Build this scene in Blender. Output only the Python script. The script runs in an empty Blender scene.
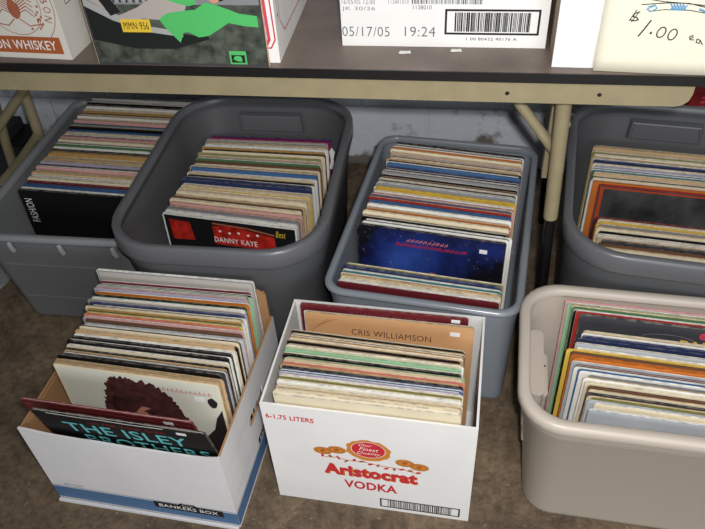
import bpy, bmesh, math, random
from mathutils import Vector, Matrix
rnd = random.Random(7)
SC = bpy.context.scene
COL = SC.collection

# ------------------------------------------------------------------ materials
def lin(c):
    return tuple(((v/255)/12.92 if v/255 <= .04045 else (((v/255)+.055)/1.055)**2.4) for v in c)

MATS = {}
def mat(name, rgb, rough=.7, spec=.3, vary=0.0, noise=0.0, scale=40, alpha=1.0, bump=0.0, bscale=200, coat=0.0, dark=None):
    """plain procedural material: base colour, optional per-object variation, mottling noise and bump"""
    if name in MATS: return MATS[name]
    m = bpy.data.materials.new(name); m.use_nodes = True
    nt = m.node_tree; N = nt.nodes; L = nt.links
    b = N['Principled BSDF']
    c = lin(rgb)
    b.inputs['Roughness'].default_value = rough
    b.inputs['Specular IOR Level'].default_value = spec
    b.inputs['Coat Weight'].default_value = coat
    b.inputs['Base Color'].default_value = (*c, 1)
    tc = N.new('ShaderNodeTexCoord')
    src = None
    vec = tc.outputs['Object']
    if vary > 0:
        oi = N.new('ShaderNodeObjectInfo')
        add = N.new('ShaderNodeVectorMath'); add.operation = 'MULTIPLY_ADD'
        L.new(oi.outputs['Random'], add.inputs[0]); add.inputs[1].default_value = (37, 53, 71); L.new(tc.outputs['Object'], add.inputs[2])
        vec = add.outputs[0]
    if noise > 0:
        nz = N.new('ShaderNodeTexNoise'); nz.inputs['Scale'].default_value = scale; nz.inputs['Detail'].default_value = 5
        L.new(vec, nz.inputs['Vector'])
        rp = N.new('ShaderNodeValToRGB'); rp.color_ramp.elements[0].position = .32; rp.color_ramp.elements[1].position = .62
        d = lin(dark) if dark else tuple(v*(1-noise) for v in c)
        rp.color_ramp.elements[0].color = (*d, 1); rp.color_ramp.elements[1].color = (*c, 1)
        L.new(nz.outputs['Fac'], rp.inputs['Fac']); src = rp.outputs['Color']
    if vary > 0:
        hs = N.new('ShaderNodeHueSaturation')
        if src: L.new(src, hs.inputs['Color'])
        else: hs.inputs['Color'].default_value = (*c, 1)
        mr = N.new('ShaderNodeMapRange'); mr.inputs['To Min'].default_value = 1-vary; mr.inputs['To Max'].default_value = 1+vary
        L.new(oi.outputs['Random'], mr.inputs['Value']); L.new(mr.outputs['Result'], hs.inputs['Value'])
        src = hs.outputs['Color']
    if src: L.new(src, b.inputs['Base Color'])
    if bump > 0:
        n2 = N.new('ShaderNodeTexNoise'); n2.inputs['Scale'].default_value = bscale; n2.inputs['Detail'].default_value = 4
        L.new(tc.outputs['Object'], n2.inputs['Vector'])
        bp = N.new('ShaderNodeBump'); bp.inputs['Strength'].default_value = bump; bp.inputs['Distance'].default_value = .004
        L.new(n2.outputs['Fac'], bp.inputs['Height']); L.new(bp.outputs['Normal'], b.inputs['Normal'])
    if alpha < 1:
        b.inputs['Alpha'].default_value = alpha
    MATS[name] = m
    return m

# ------------------------------------------------------------------ mesh builder
class MB:
    def __init__(s): s.v = []; s.f = []; s.mi = []; s.mats = []; s.sm = []
    def m(s, mt):
        if mt not in s.mats: s.mats.append(mt)
        return s.mats.index(mt)
    def add(s, vs, fs, mt, smooth=False):
        o = len(s.v); i = s.m(mt); s.v += [tuple(v) for v in vs]
        for f in fs: s.f.append(tuple(k+o for k in f)); s.mi.append(i); s.sm.append(smooth)
    def box(s, x0, x1, y0, y1, z0, z1, mt):
        vs = [(x, y, z) for x in (x0, x1) for y in (y0, y1) for z in (z0, z1)]
        s.add(vs, [(0,1,3,2),(4,6,7,5),(0,4,5,1),(2,3,7,6),(0,2,6,4),(1,5,7,3)], mt)
    def loft(s, loops, mt, cap0=True, cap1=True, smooth=True):
        n = len(loops[0]); vs = [p for l in loops for p in l]; fs = []
        for i in range(len(loops)-1):
            for k in range(n):
                a = i*n+k; b = i*n+(k+1) % n
                fs.append((a, b, b+n, a+n))
        s.add(vs, fs, mt, smooth)
        if cap0: s.add(loops[0], [tuple(reversed(range(n)))], mt)
        if cap1: s.add(loops[-1], [tuple(range(n))], mt)
    def prism(s, pts, y0, y1, mt):
        """outline in x,z pushed along y"""
        n = len(pts); vs = [(p[0], y0, p[1]) for p in pts]+[(p[0], y1, p[1]) for p in pts]
        fs = [tuple(range(n)), tuple(reversed(range(n, 2*n)))]+[(k, k+n, (k+1) % n+n, (k+1) % n) for k in range(n)]
        s.add(vs, fs, mt)
    def tube(s, pts, r, mt, n=14):
        pts = [Vector(p) for p in pts]; loops = []
        for i, p in enumerate(pts):
            d = (pts[min(i+1, len(pts)-1)]-pts[max(i-1, 0)]).normalized()
            a = d.orthogonal().normalized() if i == 0 else (a-d*a.dot(d)).normalized()
            b = d.cross(a)
            loops.append([p+(a*math.cos(t)+b*math.sin(t))*r for t in [2*math.pi*k/n for k in range(n)]])
        s.loft(loops, mt)
    def build(s, name, parent=None, loc=None, rotz=None):
        me = bpy.data.meshes.new(name); me.from_pydata(s.v, [], s.f)
        for m_ in s.mats: me.materials.append(m_)
        me.polygons.foreach_set('material_index', s.mi); me.polygons.foreach_set('use_smooth', s.sm)
        me.update()
        o = bpy.data.objects.new(name, me); COL.objects.link(o)
        if parent: o.parent = parent
        if loc: o.location = loc
        if rotz is not None: o.rotation_euler = (0, 0, rotz)
        return o

class Face:
    """a flat printed face: origin (bottom left), unit right, unit up, outward normal"""
    def __init__(s, mb, o, u, v): s.mb = mb; s.o = Vector(o); s.u = Vector(u); s.v = Vector(v); s.n = s.u.cross(s.v)
    def P(s, a, b, off): return s.o+s.u*a+s.v*b+s.n*off
    def poly(s, pts, mt, off=.0003): s.mb.add([s.P(a, b, off) for a, b in pts], [tuple(range(len(pts)))], mt)
    def rect(s, a0, a1, b0, b1, mt, off=.0003): s.poly([(a0, b0), (a1, b0), (a1, b1), (a0, b1)], mt, off)
    def frame(s, a0, a1, b0, b1, w, mt, off=.0003):
        s.rect(a0, a1, b0, b0+w, mt, off); s.rect(a0, a1, b1-w, b1, mt, off); s.rect(a0, a0+w, b0+w, b1-w, mt, off); s.rect(a1-w, a1, b0+w, b1-w, mt, off)
    def oval(s, ca, cb, ra, rb, mt, off=.0003, n=28, wob=0, seed=1, rot=0):
        r = random.Random(seed); pts = []
        for k in range(n):
            t = 2*math.pi*k/n; q = 1+wob*(r.random()-.5)*2
            x = ra*q*math.cos(t); y = rb*q*math.sin(t)
            pts.append((ca+x*math.cos(rot)-y*math.sin(rot), cb+x*math.sin(rot)+y*math.cos(rot)))
        s.poly(pts, mt, off)
    def stroke(s, pts, w, mt, off=.0004):
        for (a, b), (c, d) in zip(pts, pts[1:]):
            l = math.hypot(c-a, d-b) or 1e-6; nx = -(d-b)/l*w/2; ny = (c-a)/l*w/2; ex = (c-a)/l*w*.3; ey = (d-b)/l*w*.3
            s.poly([(a-ex+nx, b-ey+ny), (a-ex-nx, b-ey-ny), (c+ex-nx, d+ey-ny), (c+ex+nx, d+ey+ny)], mt, off)
    def ring(s, ca, cb, ra, rb, w, mt, t0=0, t1=360, off=.0004, n=32):
        pts = [(ca+ra*math.cos(math.radians(t0+(t1-t0)*k/n)), cb+rb*math.sin(math.radians(t0+(t1-t0)*k/n))) for k in range(n+1)]
        s.stroke(pts, w, mt, off)
    def text(s, txt, a0, a1, b0, b1, mt, off=.0004, bold=0.0, rot=0, shear=0.0):
        """letters fitted to the rectangle a0..a1, b0..b1; rot=90 runs them upwards"""
        cu = bpy.data.curves.new('t', 'FONT'); cu.body = txt; cu.size = 1; cu.offset = bold; cu.resolution_u = 3; cu.shear = shear; cu.space_character = 1.06
        ob = bpy.data.objects.new('t', cu); COL.objects.link(ob)
        dg = bpy.context.evaluated_depsgraph_get(); me = ob.evaluated_get(dg).to_mesh()
        V = [(v.co.x, v.co.y) for v in me.vertices]; F = [tuple(p.vertices) for p in me.polygons]
        ob.evaluated_get(dg).to_mesh_clear(); bpy.data.objects.remove(ob); bpy.data.curves.remove(cu)
        if not V: return
        if rot == 90: V = [(-y, x) for x, y in V]
        x0 = min(v[0] for v in V); x1 = max(v[0] for v in V); y0 = min(v[1] for v in V); y1 = max(v[1] for v in V)
        sx = (a1-a0)/((x1-x0) or 1); sy = (b1-b0)/((y1-y0) or 1)
        s.mb.add([s.P(a0+(x-x0)*sx, b0+(y-y0)*sy, off) for x, y in V], F, mt)
    def barcode(s, a0, a1, b0, b1, mt, seed=3, off=.0004):
        r = random.Random(seed); a = a0
        while a < a1-.001:
            w = r.choice((.0008, .0008, .0014, .0022)); s.rect(a, min(a+w, a1), b0, b1, mt, off); a += w+r.choice((.0008, .0012, .0018))

def tag(o, label, cat=None, group=None, kind=None):
    o['label'] = label
    if cat: o['category'] = cat
    if group: o['group'] = group
    if kind: o['kind'] = kind
    return o
def empty(name, loc=(0, 0, 0), rotz=0):
    o = bpy.data.objects.new(name, None); COL.objects.link(o); o.location = loc; o.rotation_euler = (0, 0, rotz); o.empty_display_size = .05
    return o
def rr(w, d, r, z, n=7, cx=0, cy=0):
    pts = []
    for k, (sx, sy) in enumerate(((1, 1), (-1, 1), (-1, -1), (1, -1))):
        for j in range(n+1):
            t = math.pi/2*(k+j/n)
            pts.append((cx+sx*(w-r)+r*math.cos(t), cy+sy*(d-r)+r*math.sin(t), z))
    return pts

# ------------------------------------------------------------------ palette
ink_black = mat('ink_black', (26, 25, 27), .5)
ink_grey = mat('ink_grey', (130, 130, 135), .6)
ink_red = mat('ink_red', (200, 45, 55), .5)
ink_pink = mat('ink_pink', (205, 70, 95), .5)
ink_gold = mat('ink_gold', (205, 130, 50), .5)
ink_white = mat('ink_white', (232, 230, 225), .5)
ink_teal = mat('ink_teal', (105, 200, 205), .45)
ink_yellow = mat('ink_yellow', (225, 190, 60), .5)
ink_blue = mat('ink_blue', (70, 130, 190), .5)
ink_brown = mat('ink_brown', (165, 95, 70), .6)
ink_rust = mat('ink_rust', (168, 90, 48), .6)
sticker_mat = mat('sticker', (238, 238, 240), .5)

# ------------------------------------------------------------------ setting
def floor_mat():
    m = bpy.data.materials.new('concrete_floor'); m.use_nodes = True; N = m.node_tree.nodes; L = m.node_tree.links
    b = N['Principled BSDF']; b.inputs['Roughness'].default_value = .62; b.inputs['Specular IOR Level'].default_value = .35
    tc = N.new('ShaderNodeTexCoord')
    def nz(sc, det, ro=.6):
        n = N.new('ShaderNodeTexNoise'); n.inputs['Scale'].default_value = sc; n.inputs['Detail'].default_value = det; n.inputs['Roughness'].default_value = ro
        L.new(tc.outputs['Object'], n.inputs['Vector']); return n
    a = nz(7, 8, .65); r1 = N.new('ShaderNodeValToRGB'); e = r1.color_ramp.elements
    e[0].position = .3; e[0].color = (*lin((80, 67, 54)), 1); e[1].position = .72; e[1].color = (*lin((142, 122, 98)), 1)
    L.new(a.outputs['Fac'], r1.inputs['Fac'])
    c = nz(55, 6, .7); r2 = N.new('ShaderNodeValToRGB'); e = r2.color_ramp.elements
    e[0].position = .36; e[0].color = (.42, .40, .38, 1); e[1].position = .6; e[1].color = (1, 1, 1, 1)
    L.new(c.outputs['Fac'], r2.inputs['Fac'])
    mx = N.new('ShaderNodeMix'); mx.data_type = 'RGBA'; mx.blend_type = 'MULTIPLY'; mx.inputs[0].default_value = .8
    L.new(r1.outputs['Color'], mx.inputs[6]); L.new(r2.outputs['Color'], mx.inputs[7])
    g = nz(140, 3, .5); r3 = N.new('ShaderNodeValToRGB'); e = r3.color_ramp.elements
    e[0].position = .67; e[0].color = (0, 0, 0, 1); e[1].position = .74; e[1].color = (.7, .7, .7, 1)
    L.new(g.outputs['Fac'], r3.inputs['Fac'])
    m2 = N.new('ShaderNodeMix'); m2.data_type = 'RGBA'; L.new(r3.outputs['Color'], m2.inputs[0]); L.new(mx.outputs[2], m2.inputs[6]); m2.inputs[7].default_value = (*lin((170, 162, 150)), 1)
    L.new(m2.outputs[2], b.inputs['Base Color'])
    bp = N.new('ShaderNodeBump'); bp.inputs['Strength'].default_value = .35; bp.inputs['Distance'].default_value = .004
    L.new(c.outputs['Fac'], bp.inputs['Height']); L.new(bp.outputs['Normal'], b.inputs['Normal'])
    return m
def wall_mat():
    m = bpy.data.materials.new('painted_block_wall'); m.use_nodes = True; N = m.node_tree.nodes; L = m.node_tree.links
    b = N['Principled BSDF']; b.inputs['Roughness'].default_value = .7
    tc = N.new('ShaderNodeTexCoord')
    n = N.new('ShaderNodeTexNoise'); n.inputs['Scale'].default_value = 22; n.inputs['Detail'].default_value = 7; L.new(tc.outputs['Object'], n.inputs['Vector'])
    r = N.new('ShaderNodeValToRGB'); e = r.color_ramp.elements
    e[0].position = .27; e[0].color = (*lin((176, 178, 186)), 1); e[1].position = .42; e[1].color = (*lin((234, 240, 250)), 1)
    L.new(n.outputs['Fac'], r.inputs['Fac'])
    # flaked patches near the floor
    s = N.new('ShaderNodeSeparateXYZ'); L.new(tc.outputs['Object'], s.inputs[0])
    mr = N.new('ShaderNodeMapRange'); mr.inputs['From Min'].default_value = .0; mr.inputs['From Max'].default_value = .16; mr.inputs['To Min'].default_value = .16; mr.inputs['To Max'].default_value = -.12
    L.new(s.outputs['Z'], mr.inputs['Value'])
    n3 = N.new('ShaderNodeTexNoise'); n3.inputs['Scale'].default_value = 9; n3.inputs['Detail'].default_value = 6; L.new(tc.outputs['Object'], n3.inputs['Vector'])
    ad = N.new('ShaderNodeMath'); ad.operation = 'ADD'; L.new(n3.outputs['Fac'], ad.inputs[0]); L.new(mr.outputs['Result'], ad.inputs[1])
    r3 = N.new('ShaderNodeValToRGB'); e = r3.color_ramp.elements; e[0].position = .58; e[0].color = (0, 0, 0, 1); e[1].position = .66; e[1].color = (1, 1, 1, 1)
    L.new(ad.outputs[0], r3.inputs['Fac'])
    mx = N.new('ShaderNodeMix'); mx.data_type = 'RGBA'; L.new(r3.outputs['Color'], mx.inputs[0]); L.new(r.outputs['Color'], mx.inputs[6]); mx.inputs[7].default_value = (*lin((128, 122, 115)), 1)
    L.new(mx.outputs[2], b.inputs['Base Color'])
    br = N.new('ShaderNodeTexBrick'); br.inputs['Scale'].default_value = 1; br.inputs['Brick Width'].default_value = .4; br.inputs['Row Height'].default_value = .2; br.inputs['Mortar Size'].default_value = .006
    br.inputs['Mortar Smooth'].default_value = .6
    mp = N.new('ShaderNodeMapping'); mp.inputs['Rotation'].default_value = (math.radians(90), 0, 0); mp.inputs['Location'].default_value = (.1, 0, .05); L.new(tc.outputs['Object'], mp.inputs['Vector']); L.new(mp.outputs[0], br.inputs['Vector'])
    n2 = N.new('ShaderNodeTexNoise'); n2.inputs['Scale'].default_value = 45; n2.inputs['Detail'].default_value = 6; L.new(tc.outputs['Object'], n2.inputs['Vector'])
    ms = N.new('ShaderNodeMath'); ms.operation = 'SUBTRACT'; L.new(n2.outputs['Fac'], ms.inputs[0]); L.new(br.outputs['Fac'], ms.inputs[1])
    bp = N.new('ShaderNodeBump'); bp.inputs['Strength'].default_value = .45; bp.inputs['Distance'].default_value = .007
    L.new(ms.outputs[0], bp.inputs['Height']); L.new(bp.outputs['Normal'], b.inputs['Normal'])
    return m
mb = MB(); mb.box(-3, 3, -1.6, 1.85, -.05, 0, floor_mat()); tag(mb.build('floor'), 'mottled brown grey concrete floor', kind='structure')
mb = MB(); mb.box(-3, 3, 1.85, 1.98, -.05, 2.3, wall_mat()); tag(mb.build('wall_back'), 'rough white painted block wall behind the table', kind='structure')

# ------------------------------------------------------------------ table
table_root = empty('folding_table', (-.5, 1.42, 0))
tag(table_root, 'long folding table with dark brown top, black edge and beige steel apron', 'table')
lam = mat('dark_laminate', (122, 108, 98), .42, .4, noise=.3, scale=12)
edge_blk = mat('table_edge_black', (26, 25, 25), .35, .5)
beige = mat('beige_steel', (150, 138, 108), .45, .4, noise=.12, scale=30)
beige_d = mat('black_leg_steel', (22, 20, 20), .35, .5)
TO = Vector((.5, -1.42, 0))
def tpart(mb, name, label=None):
    o = mb.build(name, table_root, TO)
    if label: o['label'] = label
    return o
YF = 1.047
mb = MB(); mb.box(-1.45, .55, YF, YF+.755, .7195, .735, lam); tpart(mb, 'tabletop')
mb = MB(); e = .003
mb.box(-1.453, .553, YF-e, YF, .7185, .7345, edge_blk); mb.box(-1.453, -1.45, YF, YF+.758, .7185, .7345, edge_blk); mb.box(.55, .553, YF, YF+.758, .7185, .7345, edge_blk); mb.box(-1.45, .55, YF+.755, YF+.758, .7185, .7345, edge_blk)
tpart(mb, 'edge_band', 'black edging strip')
mb = MB()
# apron: outline in xz with rounded lower corners
xr = .352; zb = .6795; zt = .7185; r = .022
out = [(-1.35, zt), (-1.35, zb+r)]+[(-1.35+r-r*math.cos(t), zb+r-r*math.sin(t)) for t in (.5, 1.0)]+[(-1.35+r, zb), (xr-r, zb)]+[(xr-r+r*math.sin(t), zb+r-r*math.cos(t)) for t in (.5, 1.0)]+[(xr, zb+r), (xr, zt)]
out = list(reversed(out))
mb.prism(out, YF+.004, YF+.006, beige)
mb.box(-1.33, xr-.02, YF+.006, YF+.02, zb, zb+.002, beige)
mb.prism(out, YF+.70, YF+.702, beige)
mb.box(xr-.002, xr, YF+.006, YF+.70, zb+r, zt, beige)
tpart(mb, 'apron')
for x, z in ((.213, .697), (.070, .696)):
    mb = MB(); fc = [(x+.0035*math.cos(t), YF+.0035, z+.0035*math.sin(t)) for t in [k*math.pi/5 for k in range(10)]]
    mb.loft([fc, [(p[0], YF+.0045, p[2]) for p in fc]], edge_blk); tpart(mb, 'rivet')
# right leg frame: front leg, brace, rear leg, crossbar
def leg(x0, y0, x1, y1, zsplit):
    t = (0.70-zsplit)/.70
    p0 = Vector((x0, y0, .71)); p1 = Vector((x1, y1, .0)); q = p0.lerp(p1, (.71-zsplit)/.71)
    mb = MB(); mb.tube([p0, q], .0135, beige); o = tpart(mb, 'leg')
    mb = MB(); mb.tube([q+(p0-q).normalized()*.02, p1], .0105, beige_d); lo = mb.build('leg_extension', o); lo['label'] = 'black lower leg tube'
leg(.1675, 1.11, .199, 1.13, .395)
leg(.205, 1.62, .238, 1.60, .235)
def bar(pts, w, t, name, m_=beige):
    mb = MB(); mb.tube(pts, w, m_, 10); return tpart(mb, name)
bar([(.075, 1.16, .69), (.10, 1.155, .62), (.174, 1.14, .53)], .010, 0, 'brace')
bar([(.10, 1.60, .62), (.20, 1.60, .40)], .009, 0, 'brace')
bar([(.18, 1.12, .60), (.21, 1.60, .60)], .009, 0, 'crossbar')
mb = MB(); mb.box(.160, .170, 1.17, 1.19, .45, .70, beige); tpart(mb, 'hinge_bracket')
# left leg frame, folded askew
bar([(-.835, 1.50, .70), (-1.1286, 1.50, .4117), (-1.2233, 1.50, .3196), (-1.30, 1.50, .245)], .0125, 0, 'brace')
bar([(-1.085, 1.515, .70), (-1.125, 1.515, .412), (-1.132, 1.515, .26)], .014, 0, 'brace')
bar([(-1.125, 1.495, .29), (-1.20, 1.50, .215), (-1.30, 1.50, .125)], .0125, 0, 'brace')
bar([(-1.19, 1.54, .70), (-1.262, 1.54, .239), (-1.29, 1.54, 0)], .0135, 0, 'leg')

# ------------------------------------------------------------------ totes
def tote(name, label, loc, ang, W, D, H, r, inset, lipw, liph, mt, rim_mt, steps=(), cat='storage tote', t=.003, ix=None, shift=0.):
    """front centre of the rim at loc; local origin = centre of the floor"""
    c = Vector((0, D/2, 0)); c.rotate(Matrix.Rotation(ang, 3, 'Z'))
    root = empty(name, (loc[0]+c.x, loc[1]+c.y, 0), ang); tag(root, label, cat)
    w, d = W/2, D/2
    def ins(z): return lipw*.55+inset*(1-z/H)
    ix = inset if ix is None else ix
    prof = [(ins(0)+.006, 0), (ins(.006)+.002, .004), (ins(.012), .014)]
    for z, s_ in steps: prof += [(ins(z), z-.004), (ins(z)-s_, z+.004)]
    last = steps[-1][1] if steps else 0
    prof += [(ins(H)-last*.6, H-.006)]
    def loop(i, z, zz, e=0.):
        k = 1-z/H; return rr(w-i-e+(inset-ix)*k, d-i-e, max(r-i*.6-e, .011), zz, cx=shift*k)
    outer = [loop(i, z, z) for i, z in prof]
    inner = [loop(i, z, max(z, t), t) for i, z in reversed(prof)]
    mb = MB(); mb.loft(outer, mt, cap1=False); mb.loft(inner, mt, cap0=False)
    body = mb.build('body', root)
    lp = [(lipw*.6, H-liph), (.002, H-liph), (0, H-liph+.003), (0, H-.006), (.002, H-.002), (.006, H), (lipw-.004, H), (lipw-.001, H-.003), (lipw, H-.014)]
    mb = MB(); mb.loft([rr(w-i, d-i, max(r-i*.7, .012), z) for i, z in lp], rim_mt, cap0=False, cap1=False)
    mb.loft([rr(w-i, d-i, max(r-i*.7, .012), z) for i, z in ((lipw, H-.014), (lipw-.0015, H-.016), (lipw*.6, H-liph))], rim_mt, cap0=False, cap1=False)
    mb.build('rim', root)
    return root
dkgrey = mat('dark_grey_plastic', (88, 89, 91), .42, .5, bump=.12, bscale=500)
dkgrey_r = mat('dark_grey_rim_plastic', (98, 99, 102), .33, .5)
clear1 = mat('cloudy_clear_plastic', (134, 136, 138), .3, .5, alpha=.75)
clear1r = mat('cloudy_clear_rim', (150, 152, 154), .3, .5, alpha=.85)
clear3 = mat('smoky_clear_plastic', (150, 157, 166), .3, .5, alpha=.80)
clear3r = mat('smoky_clear_rim', (140, 147, 154), .25, .6, alpha=.88)
taupe = mat('taupe_plastic', (184, 173, 160), .45, .4, bump=.08, bscale=400)
taupe_r = mat('taupe_rim_plastic', (190, 179, 166), .38, .5)

T1 = tote('storage_tote', 'cloudy clear plastic tote of records at far left under the table', (-.8935, 1.075), .006, .409, .62, .30, .05, .03, .018, .016, clear1, clear1r, steps=((.245, .004),), ix=.018, shift=.017)
T2 = tote('storage_tote', 'deep round-cornered dark grey tote holding records, left of the clear grey tub', (-.470, .952), .01, .444, .592, .405, .115, .047, .017, .042, dkgrey, dkgrey_r, steps=((.30, .003),), ix=.024)
T3 = tote('storage_tote', 'shallow smoky clear tote packed with records behind the vodka carton', (-.062, .945), -.10, .390, .577, .310, .045, .03, .016, .012, clear3, clear3r, steps=((.265, .002),), ix=.008)
T5 = tote('storage_tote', 'deep dark grey tote of records right of the table leg', (.412, .986), -.115, .440, .572, .405, .115, .050, .017, .042, dkgrey, dkgrey_r, steps=((.30, .003),), ix=.012)
T6 = tote('storage_tote', 'taupe plastic tote of records at bottom right, with a white sticker on its rim', (.414, .664), -.045, .60, .329, .330, .075, .028, .020, .022, taupe, taupe_r, steps=((.280, .006),))
# moulded handle panels on the inside of the grey totes
for T, D in ((T2, .592), (T5, .575)):
    mb = MB(); y = D/2-.020; 
    mb.loft([[(a, y-q, b_) for a, b_ in pts_] for q, pts_ in ((.004, [(-.084, .318), (.084, .318), (.080, .368), (-.080, .368)]), (.016, [(-.080, .322), (.080, .322), (.076, .366), (-.076, .366)]), (.017, [(-.076, .326), (.076, .326), (.072, .363), (-.072, .363)]), (.014, [(-.074, .328), (.074, .328), (.070, .361), (-.070, .361)]))], dkgrey_r, smooth=False)
    mb.build('handle_panel', T)
for x in (-.095, .025, .15):
    mb = MB(); mb.tube([(x, -.305, .282), (x+.004, -.309, .272), (x+.006, -.307, .258)], .0065, clear1r, 10); mb.build('latch_tab', T1)
mb = MB(); y = -.29
for a, b_, c_, d_ in ((-.14, .13, .2, .203), (-.14, .13, .085, .088), (-.14, -.137, .085, .203), (.127, .13, .085, .203)):
    i0 = .0099+.03*(1-c_/.3)
    yy = -(.31-i0)
    mb.box(a, b_, yy-.0015, yy+.001, c_, d_, clear1)
mb.build('embossed_panel', T1)
# tote handle inside the taupe tote (left end)
mb = MB()
x0 = -.30+.022
mb.loft([rr(.012, .075, .010, z, 4, cx=x0+.012, cy=.0) for z in (.15, .22, .285, .290)], taupe_r)
mb.loft([rr(.018, .050, .010, z, 4, cx=x0+.016, cy=-.005) for z in (.165, .170, .245, .262)], taupe_r)
mb.build('handle', T6)
mb = MB(); mb.loft([rr(.003, .0015, .001, z, 2, cx=x0+.028, cy=.015) for z in (.2622, .2628)], ink_black); mb.build('handle_slot', T6)
mb = MB(); mb.box(.045, .069, -.1697, -.1690, .313, .323, sticker_mat); mb.build('price_sticker', T6)

# lid on the floor at the left edge
mb = MB(); mb.loft([rr(.21, .16, .03, z) for z in (.0005, .012)], clear1r); mb.loft([rr(.19, .14, .02, z) for z in (.012, .018)], clear1r)
lid = mb.build('tote_lid', None, (-1.385, 1.36, 0), -.08); tag(lid, 'grey plastic tote lid lying on the floor at the left edge', 'lid')
# things far back
mb = MB(); red = mat('red_cloth', (150, 35, 40), .8, noise=.3, scale=60)
mb.box(-.10, .10, -.04, .04, 0, .40, red)
F = Face(mb, (-.10, -.04, 0), (1, 0, 0), (0, 0, 1)); 
for k in range(3):
    for j in range(6): F.oval(.03+.04*k, .39-.012*j-.006, .006, .0035, ink_pink, n=8)
o = mb.build('box', None, (.640, 1.66, 0), 0); tag(o, 'red patterned box standing behind the right dark grey tote', 'box')
mb = MB(); mb.box(-.14, .10, -.05, .05, 0, .115, mat('dark_box', (48, 48, 52), .7)); mb.box(-.16, .11, -.06, .06, .115, .125, ink_black); mb.box(-.15, .06, -.05, .05, .125, .158, mat('dark_box', (48, 48, 52)))
o = mb.build('lidded_box', None, (-1.45, 1.76, 0), 0); tag(o, 'dark lidded box against the wall behind the far left table leg', 'box')

# ------------------------------------------------------------------ cartons
white_card = mat('white_card', (233, 231, 228), .55, .3, noise=.05, scale=9)
kraft = mat('kraft_card', (172, 130, 92), .75, .2, noise=.12, scale=25)
def carton(name, label, loc, ang, W, D, H, outer, inner, t=.004, closed=False, cut_front=None, hole=False, rim=None):
    c = Vector((0, D/2, 0)); c.rotate(Matrix.Rotation(ang, 3, 'Z'))
    root = empty(name, (loc[0]+c.x, loc[1]+c.y, loc[2]), ang); tag(root, label, 'carton')
    w, d = W/2, D/2; mb = MB()
    def wall(x0, x1, y0, y1, z0=0., z1=H, inner_side=None):
        vs = [(x, y, z) for x in (x0, x1) for y in (y0, y1) for z in (z0, z1)]
        fs = [(0,1,3,2),(4,6,7,5),(0,4,5,1),(2,3,7,6),(0,2,6,4),(1,5,7,3)]
        for k, f in enumerate(fs):
            mt = inner if inner_side == k else (rim or outer) if k == 5 else outer
            mb.add(vs, [f], mt)
    # faces: 0 = -x, 1 = +x, 2 = -y, 3 = +y
    if cut_front:
        pts = [(-w, 0), (w, 0)]+[(w-(W)*k/(len(cut_front)-1), z) for k, z in enumerate(reversed(cut_front))]
        mb.prism(pts, -d, -d+t, outer)
        mb.add([(p[0], -d+t+.0003, p[1]) for p in pts], [tuple(reversed(range(len(pts))))], inner)
    else: wall(-w, w, -d, -d+t, inner_side=3)
    wall(-w, w, d-t, d, inner_side=2); wall(-w, -w+t, -d+t, d-t, inner_side=1)
    if hole:
        y0, y1, z0, z1 = hole
        wall(w-t, w, -d+t, y0, inner_side=0); wall(w-t, w, y1, d-t, inner_side=0)
        wall(w-t, w, y0, y1, 0, z0, inner_side=0); wall(w-t, w, y0, y1, z1, H, inner_side=0)
    else: wall(w-t, w, -d+t, d-t, inner_side=0)
    mb.box(-w+t, w-t, -d+t, d-t, 0, t, inner)
    if closed: mb.box(-w+t, w-t, -d+t, d-t, H-t, H, outer)
    front = Face(mb, (-w, -d, 0), (1, 0, 0), (0, 0, 1)); right = Face(mb, (w, -d, 0), (0, 1, 0), (0, 0, 1))
    return root, mb, front, right

# vodka carton
W, H = .368, .298
root, mb, F, R = carton('vodka_carton', 'white open carton printed in red and gold, full of records, bottom centre', (-.128, .688, 0), -.037, W, .251, H, white_card, white_card)
VOD = root
def fx(u): return u*W
def fy(v): return v*H
F.text('6-1.75 LITERS', fx(.018), fx(.250), fy(.868), fy(.912), ink_red, bold=.025)
F.oval(fx(.5), fy(.655), .040, .032, ink_gold, .0003, 40, .05)
F.oval(fx(.5), fy(.665), .030, .023, ink_red, .0005, 30)
F.ring(fx(.5), fy(.665), .0305, .0235, .0012, ink_white, off=.0006)
F.text('Our', fx(.455), fx(.52), fy(.70), fy(.725), ink_white, .0008, shear=.4)
F.text('Finest', fx(.455), fx(.55), fy(.655), fy(.69), ink_white, .0008, shear=.4)
F.text('Quality', fx(.445), fx(.56), fy(.61), fy(.645), ink_white, .0008, shear=.4)
for cx, cy in ((.275, .60), (.345, .625), (.675, .575), (.745, .55)):
    F.oval(fx(cx), fy(cy), .0165, .0105, ink_gold, .0004+cx*.0002)
    F.ring(fx(cx), fy(cy), .0125, .0075, .0009, ink_rust, off=.0007); F.ring(fx(cx), fy(cy), .0165, .0105, .0009, ink_rust, off=.0007)
    F.oval(fx(cx), fy(cy), .005, .0045, ink_rust, .0007, 10, .2)
F.stroke([(fx(.28), fy(.535)), (fx(.34), fy(.545)), (fx(.40), fy(.525)), (fx(.48), fy(.53)), (fx(.56), fy(.51)), (fx(.66), fy(.505)), (fx(.74), fy(.475))], .002, ink_gold)
r_ = random.Random(5)
for k in range(13):
    a = .27+.47*k/12; F.oval(fx(a), fy(.545-.06*k/12+(r_.random()-.5)*.03), .0055, .0028, ink_rust if k % 2 else ink_red, .0005, 8, .25, k, rot=r_.random()*2)
F.text('Aristocrat', fx(.268)+.002, fx(.735)+.002, fy(.355)-.002, fy(.475)-.002, ink_gold, .0004, bold=.05)
F.text('Aristocrat', fx(.268), fx(.735), fy(.355), fy(.475), ink_red, .0007, bold=.045)
F.text('VODKA', fx(.365), fx(.635), fy(.215), fy(.305), ink_red, .0005, bold=.03)
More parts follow.
